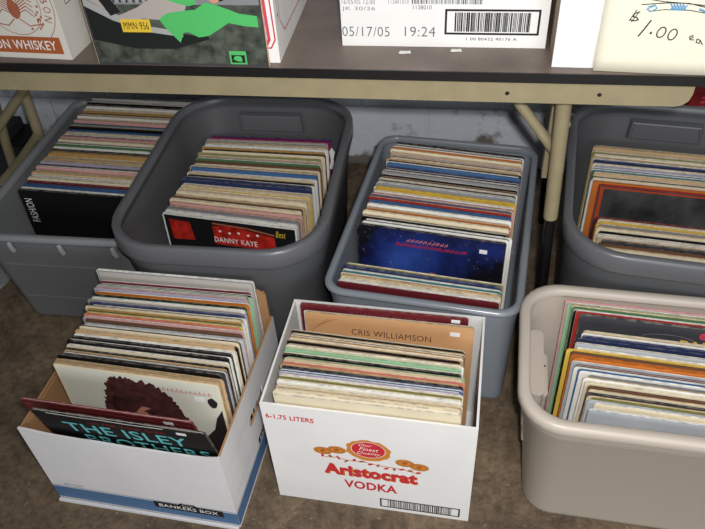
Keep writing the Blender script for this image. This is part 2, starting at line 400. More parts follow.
F.frame(fx(.545), fx(.955), fy(.035), fy(.135), .003, ink_black)
F.barcode(fx(.585), fx(.915), fy(.045), fy(.125), ink_black, 4)
mb.build('carton_body', root)

# banded file box
W, H = .380, .235
blueband = mat('blue_band', (78, 112, 150), .55)
cutf = [.238, .236, .232, .230, .229, .228, .229, .228, .227, .226, .227, .227, .226, .227, .227, .229, .235]
boxpaper = mat('file_box_card', (224, 222, 222), .55, noise=.06, scale=8)
root, mb, F, R = carton('file_box', 'white file box with blue bottom band, full of records, bottom left', (-.562, .629, 0), -.05, W, .335, H, boxpaper, kraft, cut_front=cutf, hole=(-.035, .050, .135, .160), rim=kraft)
BBX = root
for Fc, wid in ((F, W), (R, .338)):
    Fc.rect(0, wid, .008, .048, blueband); Fc.rect(0, wid, .051, .0525, blueband)
F.rect(.212, .352, .028, .050, ink_black, .0006); F.poly([(.262, .048), (.302, .048), (.296, .056), (.268, .056)], ink_black, .0006)
F.ring(.282, .051, .010, .004, .0012, ink_white, off=.0008)
F.text('BANKERS BOX', .222, .342, .0335, .0445, ink_white, .0009, bold=.012)
F.text('RECYCLED', .030, .070, .058, .063, blueband)
R.rect(.150, .270, .055, .072, ink_black, .0006); R.text('BANKERS BOX', .158, .262, .0585, .0685, ink_white, .0009, bold=.012)
for k in range(5): R.stroke([(.02, .085+.022*k), (.31, .085+.022*k)], .0006, ink_grey) if k in (0, 4) else None
mb.build('carton_body', root)
mb = MB(); mb.prism([(-.188, .0), (.188, .0), (.188, .006), (-.188, .006)], -.175, -.170, boxpaper); mb.build('bottom_lip', root)
mb = MB(); mb.prism([(.166, .18), (.1855, .18), (.1855, .300), (.182, .311), (.176, .309), (.168, .314)], .1595, .1632, kraft)
o = mb.build('flap', root); o['label'] = 'torn brown cardboard flap standing up'
mb = MB(); mb.box(-.184, -.1815, -.15, .10, .05, .232, kraft); o = mb.build('flap', root); o['label'] = 'brown flap folded inside'

# cartons on the table
ZT = .7352
# whiskey carton
root, mb, F, R = carton('whiskey_carton', 'white whiskey carton with rust band and eagle print, far left on the table', (-.835, 1.068, ZT), -.05, .33, .27, .30, mat('aged_white_card', (214, 210, 200), .6, noise=.07, scale=9), kraft, closed=True)
W = .33
F.rect(.0, .318, .010, .040, ink_rust)
F.text('BOURBON WHISKEY', .128, .308, .0165, .0335, ink_white, .0006, bold=.012)
for rr_ in (.095, .092): F.ring(.225, .128, rr_, rr_, .0012, ink_brown, -30, 150) if False else None
cx, cy = .252, .093
F.ring(cx, cy, .050, .050, .0010, ink_brown); F.ring(cx, cy, .074, .074, .0012, ink_brown)
for k, ch in enumerate('KENTUCKY BOURBON'):
    if ch == ' ': continue
    t = math.radians(205-k*15.0); a = cx+.062*math.cos(t); b_ = cy+.062*math.sin(t)
    tmp = MB(); f2 = Face(tmp, (0, 0, 0), (1, 0, 0), (0, 0, 1)); f2.text(ch, -.005, .005, -.0065, .0065, ink_brown, .0005)
    q = t-math.pi/2
    off = len(mb.v); i = mb.m(ink_brown)
    for v in tmp.v:
        x, z = v[0], v[2]; p = F.P(a+x*math.cos(q)-z*math.sin(q), b_+x*math.sin(q)+z*math.cos(q), .0005); mb.v.append(tuple(p))
    for f in tmp.f: mb.f.append(tuple(n+off for n in f)); mb.mi.append(i); mb.sm.append(False)
# engraved eagle and shield
F.oval(cx, cy-.005, .010, .018, ink_brown, .0004, 16, .1, 2)
for s_ in (-1, 1):
    for k in range(7):
        F.stroke([(cx+s_*.008, cy-.012+.004*k), (cx+s_*(.022+.002*k), cy-.006+.006*k), (cx+s_*(.034+.001*k), cy-.018+.0085*k)], .0016, ink_brown)
    F.stroke([(cx+s_*.005, cy-.022), (cx+s_*.02, cy-.034), (cx+s_*.044, cy-.030)], .0018, ink_brown)
F.oval(cx+.001, cy+.022, .005, .006, ink_brown, .0005, 10)
for k in range(9):
    t = math.radians(-60+k*30); F.oval(cx+.045*math.cos(t), cy+.045*math.sin(t), .0025, .0025, ink_brown, .0005, 5)
for k in range(8): F.oval(.29+.004*(k % 3), .055+.004*k, .0018, .003, ink_brown, .0005, 6)
R.frame(.030, .10, .085, .16, .0012, ink_black); R.text('750 ML', .040, .085, .105, .115, ink_black)
mb.build('carton_body', root)

# pink ornamented carton
root, mb, F, R = carton('wine_carton', 'white carton with pink outlines and red ornaments, between the green-jacket record and barcode carton', (-.460, 1.0605, ZT), .02, .315, .26, .30, white_card, kraft, closed=True)
W = .315
for s_, wd in ((0, .005), (.010, .0025)):
    F.stroke([(W-.020+s_, .30), (W-.014+s_, .040), (W-.022+s_, .026), (W-.09, .026)], wd, ink_pink)
R.stroke([(.035, .30), (.030, .060), (.055, .033), (.235, .028), (.243, .045), (.240, .30)], .0022, ink_pink)
R.stroke([(.010, .115), (.020, .080), (.016, .068), (.022, .060)], .0012, ink_grey); R.oval(.018, .074, .003, .003, ink_black, n=8)
R.oval(.155, .112, .014, .020, ink_pink, .0005); R.ring(.155, .112, .018, .024, .0015, ink_pink); R.oval(.155, .112, .005, .008, ink_white, .0008)
R.stroke([(.10, .105), (.105, .13), (.108, .16)], .004, ink_grey); R.stroke([(.14, .075), (.155, .085), (.17, .073)], .0016, ink_black)
for k in range(5): R.oval(.13+.012*k, .062+.003*(k % 2), .004, .0025, ink_black, .0005, 7, .3, k)
mb.build('carton_body', root)

# barcode carton
root, mb, F, R = carton('barcode_carton', 'white carton stamped with a date, time and framed barcode, standing on the table', (-.040, 1.131, ZT), .0, .337, .27, .30, white_card, kraft, closed=True)
W = .337
dot = mat('ink_dot_grey', (96, 96, 104), .6)
F.text('05/17/05', .001, .081, .017, .034, dot, bold=-.008); F.text('19:24', .1065, .157, .018, .035, dot, bold=-.008)
F.frame(.172, .324, .022, .065, .0035, ink_black)
for q in (0, .0004): F.barcode(.188+q, .310+q, .0275, .0595, ink_black, 9, .0004+q)
F.text('1 00 80432 40176 A', .208, .290, .0125, .0175, ink_black)
F.barcode(.118, .232, .073, .105, dot, 11); F.text('1138010', .120, .150, .064, .071, dot)
for j in range(3): F.text(('JK 30/26', '16/05/05 12:00', 'XE 201 2 LOT')[j], .003, .058, .060+.012*j, .068+.012*j, ink_grey)
F.text('113801010', .080, .113, .073, .079, ink_grey)
mb.build('carton_body', root)

# sign carton
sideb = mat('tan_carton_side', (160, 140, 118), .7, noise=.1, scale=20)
root, mb, F, R = carton('sign_carton', 'white carton at right end of the table behind the handwritten price sign', (.305, 1.064, ZT), -.015, .340, .27, .30, white_card, kraft, closed=True)
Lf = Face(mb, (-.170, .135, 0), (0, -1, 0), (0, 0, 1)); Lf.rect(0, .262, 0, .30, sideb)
mb.build('carton_body', root)
# the handwritten sign: a gently curled sheet taped to that carton
mb = MB(); paper = mat('cream_paper', (232, 227, 205), .6, noise=.03, scale=6)
nx, nz = 16, 10; sw, sh = .28, .216
def sy(i, j): 
    u = i/nx; v = j/nz
    return -.004-.010*(1-v)**2*(.35+.65*math.sin(math.pi*(.15+.7*u)))
vs = []; 
for off in (0, .0006):
    for j in range(nz+1):
        for i in range(nx+1): vs.append((i*sw/nx-sw/2, sy(i, j)+off, j*sh/nz))
n1 = (nx+1)*(nz+1); fs = []
for j in range(nz):
    for i in range(nx):
        a = j*(nx+1)+i; fs.append((a, a+1, a+nx+2, a+nx+1)); fs.append((a+n1, a+n1+nx+1, a+n1+nx+2, a+n1+1))
for i in range(nx): fs.append((i, i+n1, i+1+n1, i+1)); a = nz*(nx+1)+i; fs.append((a, a+1, a+1+n1, a+n1))
for j in range(nz): a = j*(nx+1); fs.append((a, a+nx+1, a+nx+1+n1, a+n1)); a += nx; fs.append((a, a+n1, a+nx+1+n1, a+nx+1))
mb.add(vs, fs, paper, True)
class CurlFace(Face):
    def P(s, a, b, off):
        i = a/sw*nx; j = b/sh*nz
        return Vector((a-sw/2, sy(i, j)-off-.0004, b))
F = CurlFace(mb, (0, 0, 0), (1, 0, 0), (0, 0, 1))
pen = mat('pen_black', (52, 48, 50), .5); pblue = mat('pen_blue', (95, 150, 190), .5)
def px2(px, py):
    f = (70-py)/70; X = (.1923+(px-590)*.001484)*(1-f)+(.174+(px-590)*.001369)*f; Z = .7371+(70-py)*.001567-(px-590)*.00006*(1-f)
    return (X-.337+.14, Z-ZT)
def S(pts, w=.0018, m_=pen): F.stroke([px2(*p) for p in pts], w, m_)
S([(640, 12), (636, 13), (634, 16), (638, 17), (639, 19), (635, 20), (631, 19)]); S([(641, 11), (632, 21)], .0013); S([(638, 10), (630, 20)], .0013)
S([(652, 19), (646, 26), (639, 34)], .0022)
S([(651, 31), (652, 30)], .003)
def O(cx, cy, rx, ry, sh_=.3): 
    S([(cx+rx*math.cos(t)-ry*math.sin(t)*-sh_, cy+ry*math.sin(t)) for t in [k*2*math.pi/14 for k in range(15)]], .0018)
O(662, 29.5, 4, 4.8, -.5); O(673, 31, 4, 5, -.5)
S([(690, 34), (693, 33), (693, 31), (690, 32), (690, 35), (694, 35)], .0014); S([(700, 35), (697, 34), (696, 37), (699, 38), (700, 35), (702, 39)], .0014)
S([(643, 5), (655, 4), (670, 3), (690, 3), (705, 6), (712, 7)], .0014); S([(650, 0), (665, 2), (685, 3), (710, 5)], .0014); S([(650, 11), (665, 9), (690, 9), (705, 11)], .0012)
S([(649, 7), (656, 5), (658, 8), (652, 11), (648, 9), (655, 6)], .0016, pblue)
for k in range(5): S([(672+k*3, 4), (674+k*3, 8), (671+k*3, 9), (676+k*3, 5)], .0020, pblue)
S([(700, 8), (706, 10), (712, 9)], .003, pblue)
o = mb.build('price_sign', None, (.337, 1.0625, ZT+.0005), -.03); tag(o, 'cream paper sign with handwritten dollar price leaning on the right carton', 'sign')
for (x, y, w_), lb in zip(((-.100, 1.108, .010), (-.016, 1.118, .009)), ('small torn white scrap under the stamped date on the table', 'small torn white scrap under the framed barcode on the table')):
    mb = MB(); pts = [(-w_, -.003), (-w_*.4, -.004), (w_*.5, -.003), (w_, -.004), (w_*.9, .004), (w_*.3, .003), (-w_*.8, .004)]
    loops = [[(a, b_, z) for a, b_ in pts] for z in (0, .0015)]
    mb.loft(loops, ink_white, smooth=False); o = mb.build('paper_scrap', None, (x, y, ZT), .1); tag(o, lb, 'paper scrap')

# ------------------------------------------------------------------ record sleeves
CC = dict(white=(240, 238, 230), cream=(236, 222, 192), tan=(206, 176, 136), brown=(116, 84, 64), gold=(196, 152, 78), yellow=(222, 186, 78),
    orange=(212, 122, 52), salmon=(218, 132, 112), pink=(218, 168, 166), red=(170, 52, 46), maroon=(104, 34, 40), magenta=(142, 34, 104),
    purple=(96, 74, 108), lavender=(176, 168, 190), navy=(44, 54, 92), blue=(70, 108, 154), skyblue=(122, 174, 204), teal=(84, 138, 140),
    mint=(160, 200, 160), green=(84, 120, 78), olive=(152, 146, 84), grey=(148, 148, 150), silver=(188, 192, 196), charcoal=(66, 66, 70), black=(22, 21, 22))
def card(c):
    dk = {'black': (120, 112, 104), 'charcoal': (140, 132, 122), 'navy': (110, 110, 120), 'maroon': (140, 90, 84), 'purple': (150, 140, 144)}.get(c)
    return mat('card_'+c, CC[c], .6, .3, vary=.12, noise=.36, scale=85, dark=dk)
def cover(c): return mat('cover_'+c, CC[c], .5, .25, vary=.08, noise=.12, scale=12)
SL = .315
def outline(h=SL, w=SL, c=.0045, ins=0.):
    a = w/2-ins; h = h-ins
    return [(-a, 0), (a, 0), (a, h-c), (a-c*.35, h-c*.35), (a-c, h), (-a+c, h), (-a+c*.35, h-c*.35), (-a, h-c)]
CACHE = {}
def sleeve_mesh(A, B, cov, t, fill):
    k = (A, B, cov, round(t, 4), fill)
    if k in CACHE: return CACHE[k]
    mb = MB(); b = t*.31
    mb.prism(outline(), -t/2, -t/2+b, card(A))
    mb.prism(outline(ins=.0032), -t/2+b, t/2-b, card(fill))
    mb.prism(outline(), t/2-b, t/2, card(B))
    F = Face(mb, (-SL/2, -t/2, 0), (1, 0, 0), (0, 0, 1))
    o = outline(ins=.0006); F.poly([(p[0]+SL/2, p[1]) for p in o], cover(cov), .0002)
    ob = mb.build('record_sleeve'); CACHE[k] = ob.data
    bpy.data.objects.remove(ob)
    return CACHE[k]
ONES = 'first second third fourth fifth sixth seventh eighth ninth tenth eleventh twelfth thirteenth fourteenth fifteenth sixteenth seventeenth eighteenth nineteenth'.split()
def ordinal(n):
    if n <= 19: return ONES[n-1]
    t, u = divmod(n, 10); T_ = {2: 'twent', 3: 'thirt', 4: 'fort', 5: 'fift', 6: 'sixt', 7: 'sevent'}[t]
    return T_+'ieth' if u == 0 else T_+'y-'+ONES[u-1]
NEXT = {}
def place(o, xl, yl, ang, tilt, z0):
    """xl, yl: where the top left corner stands; the sleeve tilts back by tilt"""
    h = SL*math.sin(tilt)
    cx = xl+SL/2*math.cos(ang)+h*math.sin(ang); cy = yl+SL/2*math.sin(ang)-h*math.cos(ang)
    o.location = (cx, cy, z0); o.rotation_mode = 'XYZ'
    o.rotation_euler = (-tilt, 0, ang)
def row(where, grp, cols, n, xl, yl, ang, tilt, z0, pitch_t, idx0=1, jx=.003, total_names=None, fills=('black', 'black', 'black', 'charcoal', 'brown')):  # dark fills paint in the shade of the gap between boards
    """a run of plain sleeves from (xl[0], yl[0]) to (xl[1], yl[1])"""
    prev = None
    step = min(abs(yl[1]-yl[0]), abs(yl[1]-yl[0]-SL*(math.sin(tilt[1])-math.sin(tilt[0]))))/max(1, n-1)
    for i in range(n):
        f = i/max(1, n-1); c = cols[int(i*len(cols)/n)] if len(cols) < n else cols[i]
        t = min(pitch_t*1.12, step*.79); t *= rnd.choice((.72, .88, 1.0)); t = round(t*2000)/2000
        cov = c; B = c if c in ('magenta', 'navy') else rnd.choice((c, c, c, 'white', 'cream', 'tan', 'white', 'black')); fill = rnd.choice(fills)
        me = sleeve_mesh(c, B, cov, t, fill)
        o = bpy.data.objects.new('record_sleeve', me); COL.objects.link(o)
        tl = tilt[0]+(tilt[1]-tilt[0])*f
        place(o, xl[0]+(xl[1]-xl[0])*f+rnd.uniform(-jx, jx), yl[0]+(yl[1]-yl[0])*f, ang[0]+(ang[1]-ang[0])*f, tl, z0+t/2*math.sin(tl)+.0005)
        o.scale = (rnd.uniform(.988, 1.003), 1, rnd.uniform(.978, 1.006))
        k = idx0+i
        lb = '%s-edged record, %s from the front in %s' % (c, ordinal(k), where)
        if prev and prev != c: lb += ', behind %s %s one' % ('an' if prev[0] in 'aeiou' else 'a', prev)
        tag(o, lb, 'record', grp); prev = c
def feature(name_label, grp, xl, yl, ang, tilt, z0, t, edge, covmat, art, sticker=None, fill='white', scale=1.0):
    root = empty('record_sleeve'); place(root, xl, yl, ang, tilt, z0+.0005+t/2*abs(math.sin(tilt))); tag(root, name_label, 'record', grp)
    mb = MB(); b = t*.36
    mb.prism(outline(), -t/2, -t/2+b, card(edge)); mb.prism(outline(ins=.0016), -t/2+b, t/2-b, card(fill)); mb.prism(outline(), t/2-b, t/2, card(edge))
    F = Face(mb, (-SL/2, -t/2, 0), (1, 0, 0), (0, 0, 1)); o = outline(ins=.001); F.poly([(p[0]+SL/2, p[1]) for p in o], covmat, .0002)
    if art: art(F)
    mb.build('jacket', root)
    if sticker:
        a, b_, w_, h_ = sticker; s = MB(); s.box(a-SL/2, a-SL/2+w_, -t/2-.0010, -t/2-.0006, b_, b_+h_, sticker_mat); s.build('price_sticker', root)
    if scale != 1: root.scale = (scale, 1, scale)
    return root
D = math.radians

# --- clear tote at left
G = 'records in the cloudy clear tote'
def art(F):
    F.text('FASHION', .010, .030, .222, .290, ink_white, rot=90)
feature('black record cover with white upright lettering, front of cloudy clear left tote', G, -1.0285, 1.226, -.045, D(2), .005, .005, 'black', cover('black'), art)
cols = 'white blue blue maroon cream white tan cream pink cream lavender white tan cream gold gold charcoal white green brown cream pink red tan cream blue black skyblue white pink cream white tan brown gold cream white black black'.split()
row('the cloudy clear left tote', G, cols, len(cols), (-1.0285, -1.031), (1.235, 1.635), (-.045, -.040), (D(2), D(6)), .005, .0075, 2, .002)
row('the cloudy clear left tote', G, ['pink', 'white'], 2, (-1.033, -1.033), (1.648, 1.662), (-.03, -.03), (D(6), D(6)), .005, .006, 2+len(cols))

# --- dark grey tote
G = 'records in the left dark grey tote'
def art(F):
    F.rect(.004, .311, .20, .312, ink_black, .0004)
    pr = mat('red_portrait_print', (205, 48, 38), .4, noise=.6, scale=45)
    F.poly([(.014, .302), (.064, .298), (.070, .250), (.016, .246)], pr, .0006)
    F.poly([(.118, .296), (.170, .300), (.262, .284), (.264, .246), (.118, .246)], pr, .0006)
    for k in range(5): F.oval(.135+.022*k, .284-.003*(k % 2), .0035, .003, ink_white, .0009, 8)
    F.stroke([(.12, .303), (.20, .300), (.262, .290)], .004, ink_brown, .0008)
    F.text('DANNY KAYE', .118, .220, .253, .267, ink_white, .0010, bold=.008)
    F.text('Best', .266, .289, .286, .303, ink_yellow, .0008, shear=.3)
feature('record cover with red portraits on black, front of the left dark grey tote', G, -.647, 1.166, -.105, D(3), .005, .005, 'white', cover('white'), art, sticker=(.285, .245, .018, .012))
cols = 'white grey purple pink pink cream brown tan cream cream tan yellow cream tan navy navy white black cream white blue tan pink cream brown green grey tan olive cream brown gold white cream tan grey silver cream brown cream white'.split()
row('the left dark grey tote', G, cols, len(cols)-4, (-.646, -.636), (1.176, 1.476), (-.105, -.01), (D(3), D(6)), .005, .0056, 2, .0045)
k0 = len(cols)-4+2
row('the left dark grey tote', G, ['magenta', 'magenta', 'navy'], 3, (-.634, -.632), (1.483, 1.495), (-.01, .0), (D(6), D(6)), .005, .0052, k0, .002)
mb = MB(); pts = [(-.008, .0), (.006, -.004), (.010, .006), (.006, .016), (.011, .028), (.002, .036), (-.006, .028), (-.002, .014)]
mb.loft([[(.315/2-.006+a*.8, y, .245+b_*1.6) for a, b_ in pts] for y in (.0, .001)], ink_white, smooth=False)
host = [o for o in COL.objects if o.get('group') == G and o['label'].startswith('white-edged')][-1]
o = mb.build('inner_sleeve', host, (.013, 0, .02)); o['label'] = 'crumpled white paper sleeve poking out'

# --- smoky clear tote
G = 'records in the smoky clear tote'
cols = 'maroon brown cream tan cream teal blue navy olive'.split()
row('the smoky clear tote', G, cols, 9, (-.224, -.216), (.987, 1.038), (-.105, -.12), (D(-8), D(-8)), .005, .0048, 1, .003)
nebula = bpy.data.materials.new('blue_cloud_cover'); nebula.use_nodes = True
N = nebula.node_tree.nodes; L = nebula.node_tree.links; b = N['Principled BSDF']; b.inputs['Roughness'].default_value = .42
tc = N.new('ShaderNodeTexCoord'); nz = N.new('ShaderNodeTexNoise'); nz.inputs['Scale'].default_value = 9; nz.inputs['Detail'].default_value = 5; L.new(tc.outputs['Object'], nz.inputs['Vector'])
gr = N.new('ShaderNodeTexGradient'); gr.gradient_type = 'SPHERICAL'; mp = N.new('ShaderNodeMapping'); mp.inputs['Location'].default_value = (.42, 0, -1.6); mp.inputs['Scale'].default_value = (8.2, 3, 7); L.new(tc.outputs['Object'], mp.inputs['Vector']); L.new(mp.outputs[0], gr.inputs['Vector'])
ad = N.new('ShaderNodeMath'); ad.operation = 'MULTIPLY_ADD'; L.new(gr.outputs['Fac'], ad.inputs[0]); ad.inputs[1].default_value = .45
L.new(nz.outputs['Fac'], ad.inputs[2])
rp = N.new('ShaderNodeValToRGB'); e = rp.color_ramp.elements; e[0].position = .50; e[0].color = (*lin((14, 15, 24)), 1); e[1].position = 1.0; e[1].color = (*lin((52, 84, 170)), 1)
x_ = rp.color_ramp.elements.new(.68); x_.color = (*lin((28, 44, 110)), 1)
L.new(ad.outputs[0], rp.inputs['Fac'])
sp = N.new('ShaderNodeTexNoise'); sp.inputs['Scale'].default_value = 160; sp.inputs['Detail'].default_value = 2; L.new(tc.outputs['Object'], sp.inputs['Vector'])
r2 = N.new('ShaderNodeValToRGB'); e = r2.color_ramp.elements; e[0].position = .68; e[0].color = (0, 0, 0, 1); e[1].position = .76; e[1].color = (.4, .4, .4, 1); L.new(sp.outputs['Fac'], r2.inputs['Fac'])
mx = N.new('ShaderNodeMix'); mx.data_type = 'RGBA'; L.new(r2.outputs['Color'], mx.inputs[0]); L.new(rp.outputs['Color'], mx.inputs[6]); mx.inputs[7].default_value = (*lin((170, 150, 140)), 1); L.new(mx.outputs[2], b.inputs['Base Color'])
def art(F):
    F.text('THE ALBUM COLLECTION', .112, .198, .287, .296, mat('cover_pinktext', (205, 120, 130), .5), .0006) if False else None
    m1 = mat('cover_pinktext', (196, 112, 124), .5); m2 = mat('cover_redtext', (176, 44, 70), .5)
    r = random.Random(3)
    for j, (y, a0, a1, m_) in enumerate(((.289, .108, .19, m1), (.276, .085, .235, m2))):
        a = a0
        while a < a1: F.stroke([(a, y-.004), (a+.003, y+.005*r.random()), (a+.005, y-.003), (a+.007, y+.004)], .0019, m_, .0006); a += .009
    F.oval(.165, .205, .009, .006, ink_brown, .0006, 12, .3, 8)
feature('dark blue starry record cover with red lettering in the smoky clear tote', G, -.207, 1.163, -.135, D(3), .005, .005, 'black', nebula, art, sticker=(.262, .282, .016, .010))
row('the smoky clear tote', G, ['white', 'white'], 2, (-.200, -.194), (1.172, 1.180), (-.135, -.135), (D(3), D(3)), .005, .0052, 11, .001)
cols = 'black black cream orange orange tan white cream blue navy red purple pink white tan yellow yellow white grey skyblue charcoal cream grey brown black grey tan grey black navy blue white black tan cream brown pink pink tan cream orange orange white'.split()
row('the smoky clear tote', G, cols, len(cols), (-.203, -.162), (1.193, 1.476), (-.136, -.15), (D(3), D(6)), .005, .0050, 13, .003)
row('the smoky clear tote', G, ['white', 'black'], 2, (-.158, -.156), (1.484, 1.490), (-.15, -.15), (D(6), D(6)), .005, .005, 13+len(cols), .002)

# --- right dark grey tote
G = 'records in the right dark grey tote'
cols = 'cream brown tan charcoal tan orange cream black cream grey yellow yellow cream maroon'.split()
row('the right dark grey tote', G, cols, 14, (.288, .294), (1.130, 1.229), (-.11, -.11), (D(3), D(4)), .005, .0062, 1, .004)
smoke = mat('smoky_black_cover', (84, 84, 84), .35, .4, noise=.8, scale=11, dark=(24, 24, 25))
def art(F):
    bo = mat('cover_orange_red', (186, 74, 42), .45)
    F.rect(.0045, .311, .0045, .311, bo, .0003); F.rect(.012, .311, .012, .307, smoke, .0006)
    F.stroke([(.10, .20), (.16, .25), (.20, .29)], .0012, mat('faint_print', (84, 84, 84), .5), .0009)
feature('black smoky record cover with orange red border in the right dark grey tote', G, .309, 1.340, -.11, D(4), .005, .006, 'red', smoke, art)
row('the right dark grey tote', G, ['orange', 'white'], 2, (.296, .292), (1.350, 1.360), (-.11, -.11), (D(4), D(4)), .005, .0066, 16, .001)
cols = 'cream grey tan green teal blue lavender cream navy white tan cream olive white tan tan'.split()
row('the right dark grey tote', G, cols, 16, (.300, .312), (1.370, 1.500), (-.11, -.115), (D(4), D(5)), .005, .0066, 18, .004)

# --- taupe tote
G = 'records in the taupe tote'
cols = 'silver skyblue cream silver olive cream charcoal cream brown cream white grey'.split()
row('the taupe tote', G, cols, 12, (.232, .228), (.718, .788), (-.080, -.085), (D(-2), D(1.5)), .012, .0042, 1, .006)
cols = 'white blue white pink silver orange orange brown yellow'.split()
row('the taupe tote', G, cols, 9, (.218, .203), (.796, .843), (-.085, -.085), (D(2), D(4)), .012, .0045, 13, .003)
cols = 'cream silver teal navy navy white cream'.split()
row('the taupe tote', G, cols, 7, (.217, .232), (.852, .889), (-.085, -.08), (D(5), D(6)), .012, .0048, 22, .004)
slate = mat('slate_cover', (70, 70, 76), .4, .4, noise=.25, scale=10)
def art(F):
    F.text('PARTY', .176, .270, .268, .286, ink_yellow, .0006, bold=.03)
    F.oval(.214, .299, .010, .008, ink_pink, .0008, 14, .1, 2)
    F.ring(.155, .278, .050, .016, .0012, ink_grey, 30, 150, .0006)
feature('dark slate record cover with yellow lettering and pink spot in the taupe tote', G, .232, .930, -.080, D(7.5), .012, .005, 'charcoal', slate, art, fill='cream')
row('the taupe tote', G, ['red', 'black', 'green', 'mint', 'mint', 'pink'], 6, (.225, .211), (.939, .970), (-.08, -.07), (D(8), D(8)), .012, .005, 30, .002)

# --- file box
G = 'records in the blue-banded file box'
def art(F):
    rt = mat('cover_red_b', (150, 40, 52), .5)
    F.text('GO FOR YOUR GUNS', .098, .240, .287, .297, rt, .0006)
    F.text('THE ISLEY', .044, .270, .243, .281, ink_teal, .0008, bold=.012)
    F.text('BROTHERS', .066, .300, .198, .232, ink_teal, .0008, bold=.008)
    F.stroke([(.03, .311), (.09, .309), (.13, .311), (.18, .309), (.24, .311)], .003, ink_white, .0005)
feature('black record cover with teal lettering leaning on the file box front wall', G, -.695, .6325, -.052, D(-12), .005, .004, 'black', cover('black'), art, sticker=(.262, .296, .017, .009))
feature('dark red record cover leaning between the curly-hair and teal-lettered covers', G, -.722, .6500, -.052, D(-10), .005, .004, 'maroon', cover('maroon'), lambda F: F.rect(.006, .309, .300, .3015, ink_brown), sticker=(.262, .296, .017, .009))
def art(F):
    bg = mat('pale_sage_cover', (222, 222, 206), .45, noise=.06, scale=5)
    F.rect(.008, .309, .006, .309, bg, .0004)
    hair = mat('curly_hair_print', (84, 48, 46), .6, noise=.6, scale=70)
    skin = mat('skin_print', (190, 130, 105), .5)
    F.oval(.128, .232, .045, .070, hair, .0006, 90, .08, 3); F.oval(.160, .203, .070, .094, hair, .0007, 110, .07, 6); F.oval(.200, .158, .052, .080, hair, .0008, 80, .1, 7); F.oval(.100, .205, .026, .045, hair, .0007, 60, .14, 8)
    F.oval(.160, .155, .036, .070, skin, .0010, 24, .02, 3)
    F.oval(.153, .160, .005, .0025, ink_black, .0012, 10); F.oval(.178, .160, .005, .0025, ink_black, .0012, 10); F.stroke([(.166, .155), (.168, .137), (.163, .135)], .0015, ink_brown, .0012); F.oval(.166, .118, .011, .003, ink_brown, .0012, 12)
    F.oval(.180, .210, .028, .012, hair, .0014, 30, .2, 5)
    dj = mat('dark_jacket_print', (44, 36, 38), .6)
    F.poly([(.309, .245), (.309, .05), (.245, .05), (.240, .10), (.262, .155), (.285, .185), (.295, .22)], dj, .0009); F.oval(.294, .262, .009, .013, dj, .0009, 20, .08, 2)
    sc = mat('cover_pinkscript', (205, 120, 118), .5); r = random.Random(4); a = .195
    while a < .292: F.stroke([(a, .278), (a+.003, .290-.004*r.random()), (a+.004, .280), (a+.008, .284)], .0011, sc, .0006); a += .0085
feature('pale record cover with curly dark-haired portrait in the blue-banded file box', G, -.697, .728, -.055, D(2), .005, .004, 'tan', cover('cream'), art, sticker=(.262, .262, .018, .011))
cols = 'tan tan black charcoal lavender tan black cream white black white black white cream tan black cream charcoal white silver brown pink lavender salmon cream yellow olive gold white cream tan white navy grey lavender white mint black cream gold orange white lavender pink silver green mint black maroon'.split()
n1 = 22
row('the blue-banded file box', G, cols[:n1], n1, (-.697, -.688), (.737, .843), (-.055, -.035), (D(2), D(3)), .005, .0045, 4, .004)
row('the blue-banded file box', G, cols[n1:], len(cols)-n1, (-.694, -.700), (.847, .940), (-.035, -.02), (D(3), D(4)), .005, .0042, 4+n1, .006)
def art(F):
    F.rect(.004, .311, .006, .311, mat('grey_cover', (186, 180, 172), .4, noise=.1, scale=8), .0004)
feature('tall grey record cover standing last in the blue-banded file box', G, -.702, .957, -.025, D(1), .005, .004, 'white', cover('grey'), art, scale=1.045)

# --- vodka carton
G = 'records in the vodka carton'
cols = 'cream cream cream tan cream white white cream tan olive cream lavender blue navy black cream tan salmon salmon cream mint black olive white mint olive cream white lavender black tan cream gold brown cream black black'.split()
row('the vodka carton', G, cols, len(cols), (-.288, -.286), (.7045, .850), (-.038, -.070), (D(0), D(0)), .005, .0036, 1, .004)
kr = mat('tan_cover', (205, 158, 112), .5, noise=.05, scale=9)
def art(F):
    F.text('CRIS WILLIAMSON', .088, .238, .268, .283, mat('ink_dark_brown', (92, 58, 44), .6), .0007)
    F.rect(.06, .262, .246, .257, mat('cover_pale_strip', (214, 208, 176), .5), .0005)
    for k in range(3): F.stroke([(.008, .262+.008*k), (.045+.008*k, .304)], .0009, ink_brown, .0006)
k = len(cols)+1
feature('tan kraft record cover with brown name lettering near the vodka carton back', G, -.270, .896, -.040, D(3), .004, .0036, 'tan', kr, art, sticker=(.272, .290, .018, .010))
row('the vodka carton', G, ['white'], 1, (-.273, -.273), (.902, .902), (-.04, -.04), (D(3), D(3)), .004, .0032, k+1, .001)
def art(F):
    for j, a in enumerate(range(11)): pass
    F.text('CHANGES IN MUSIC', .095, .245, .298, .305, mat('cover_rose_text', (150, 80, 84), .5), .0006)
feature('maroon record cover standing last against the vodka carton back wall', G, -.281, .911, -.036, D(3), .010, .0036, 'maroon', cover('maroon'), art, sticker=(.284, .302, .016, .008))

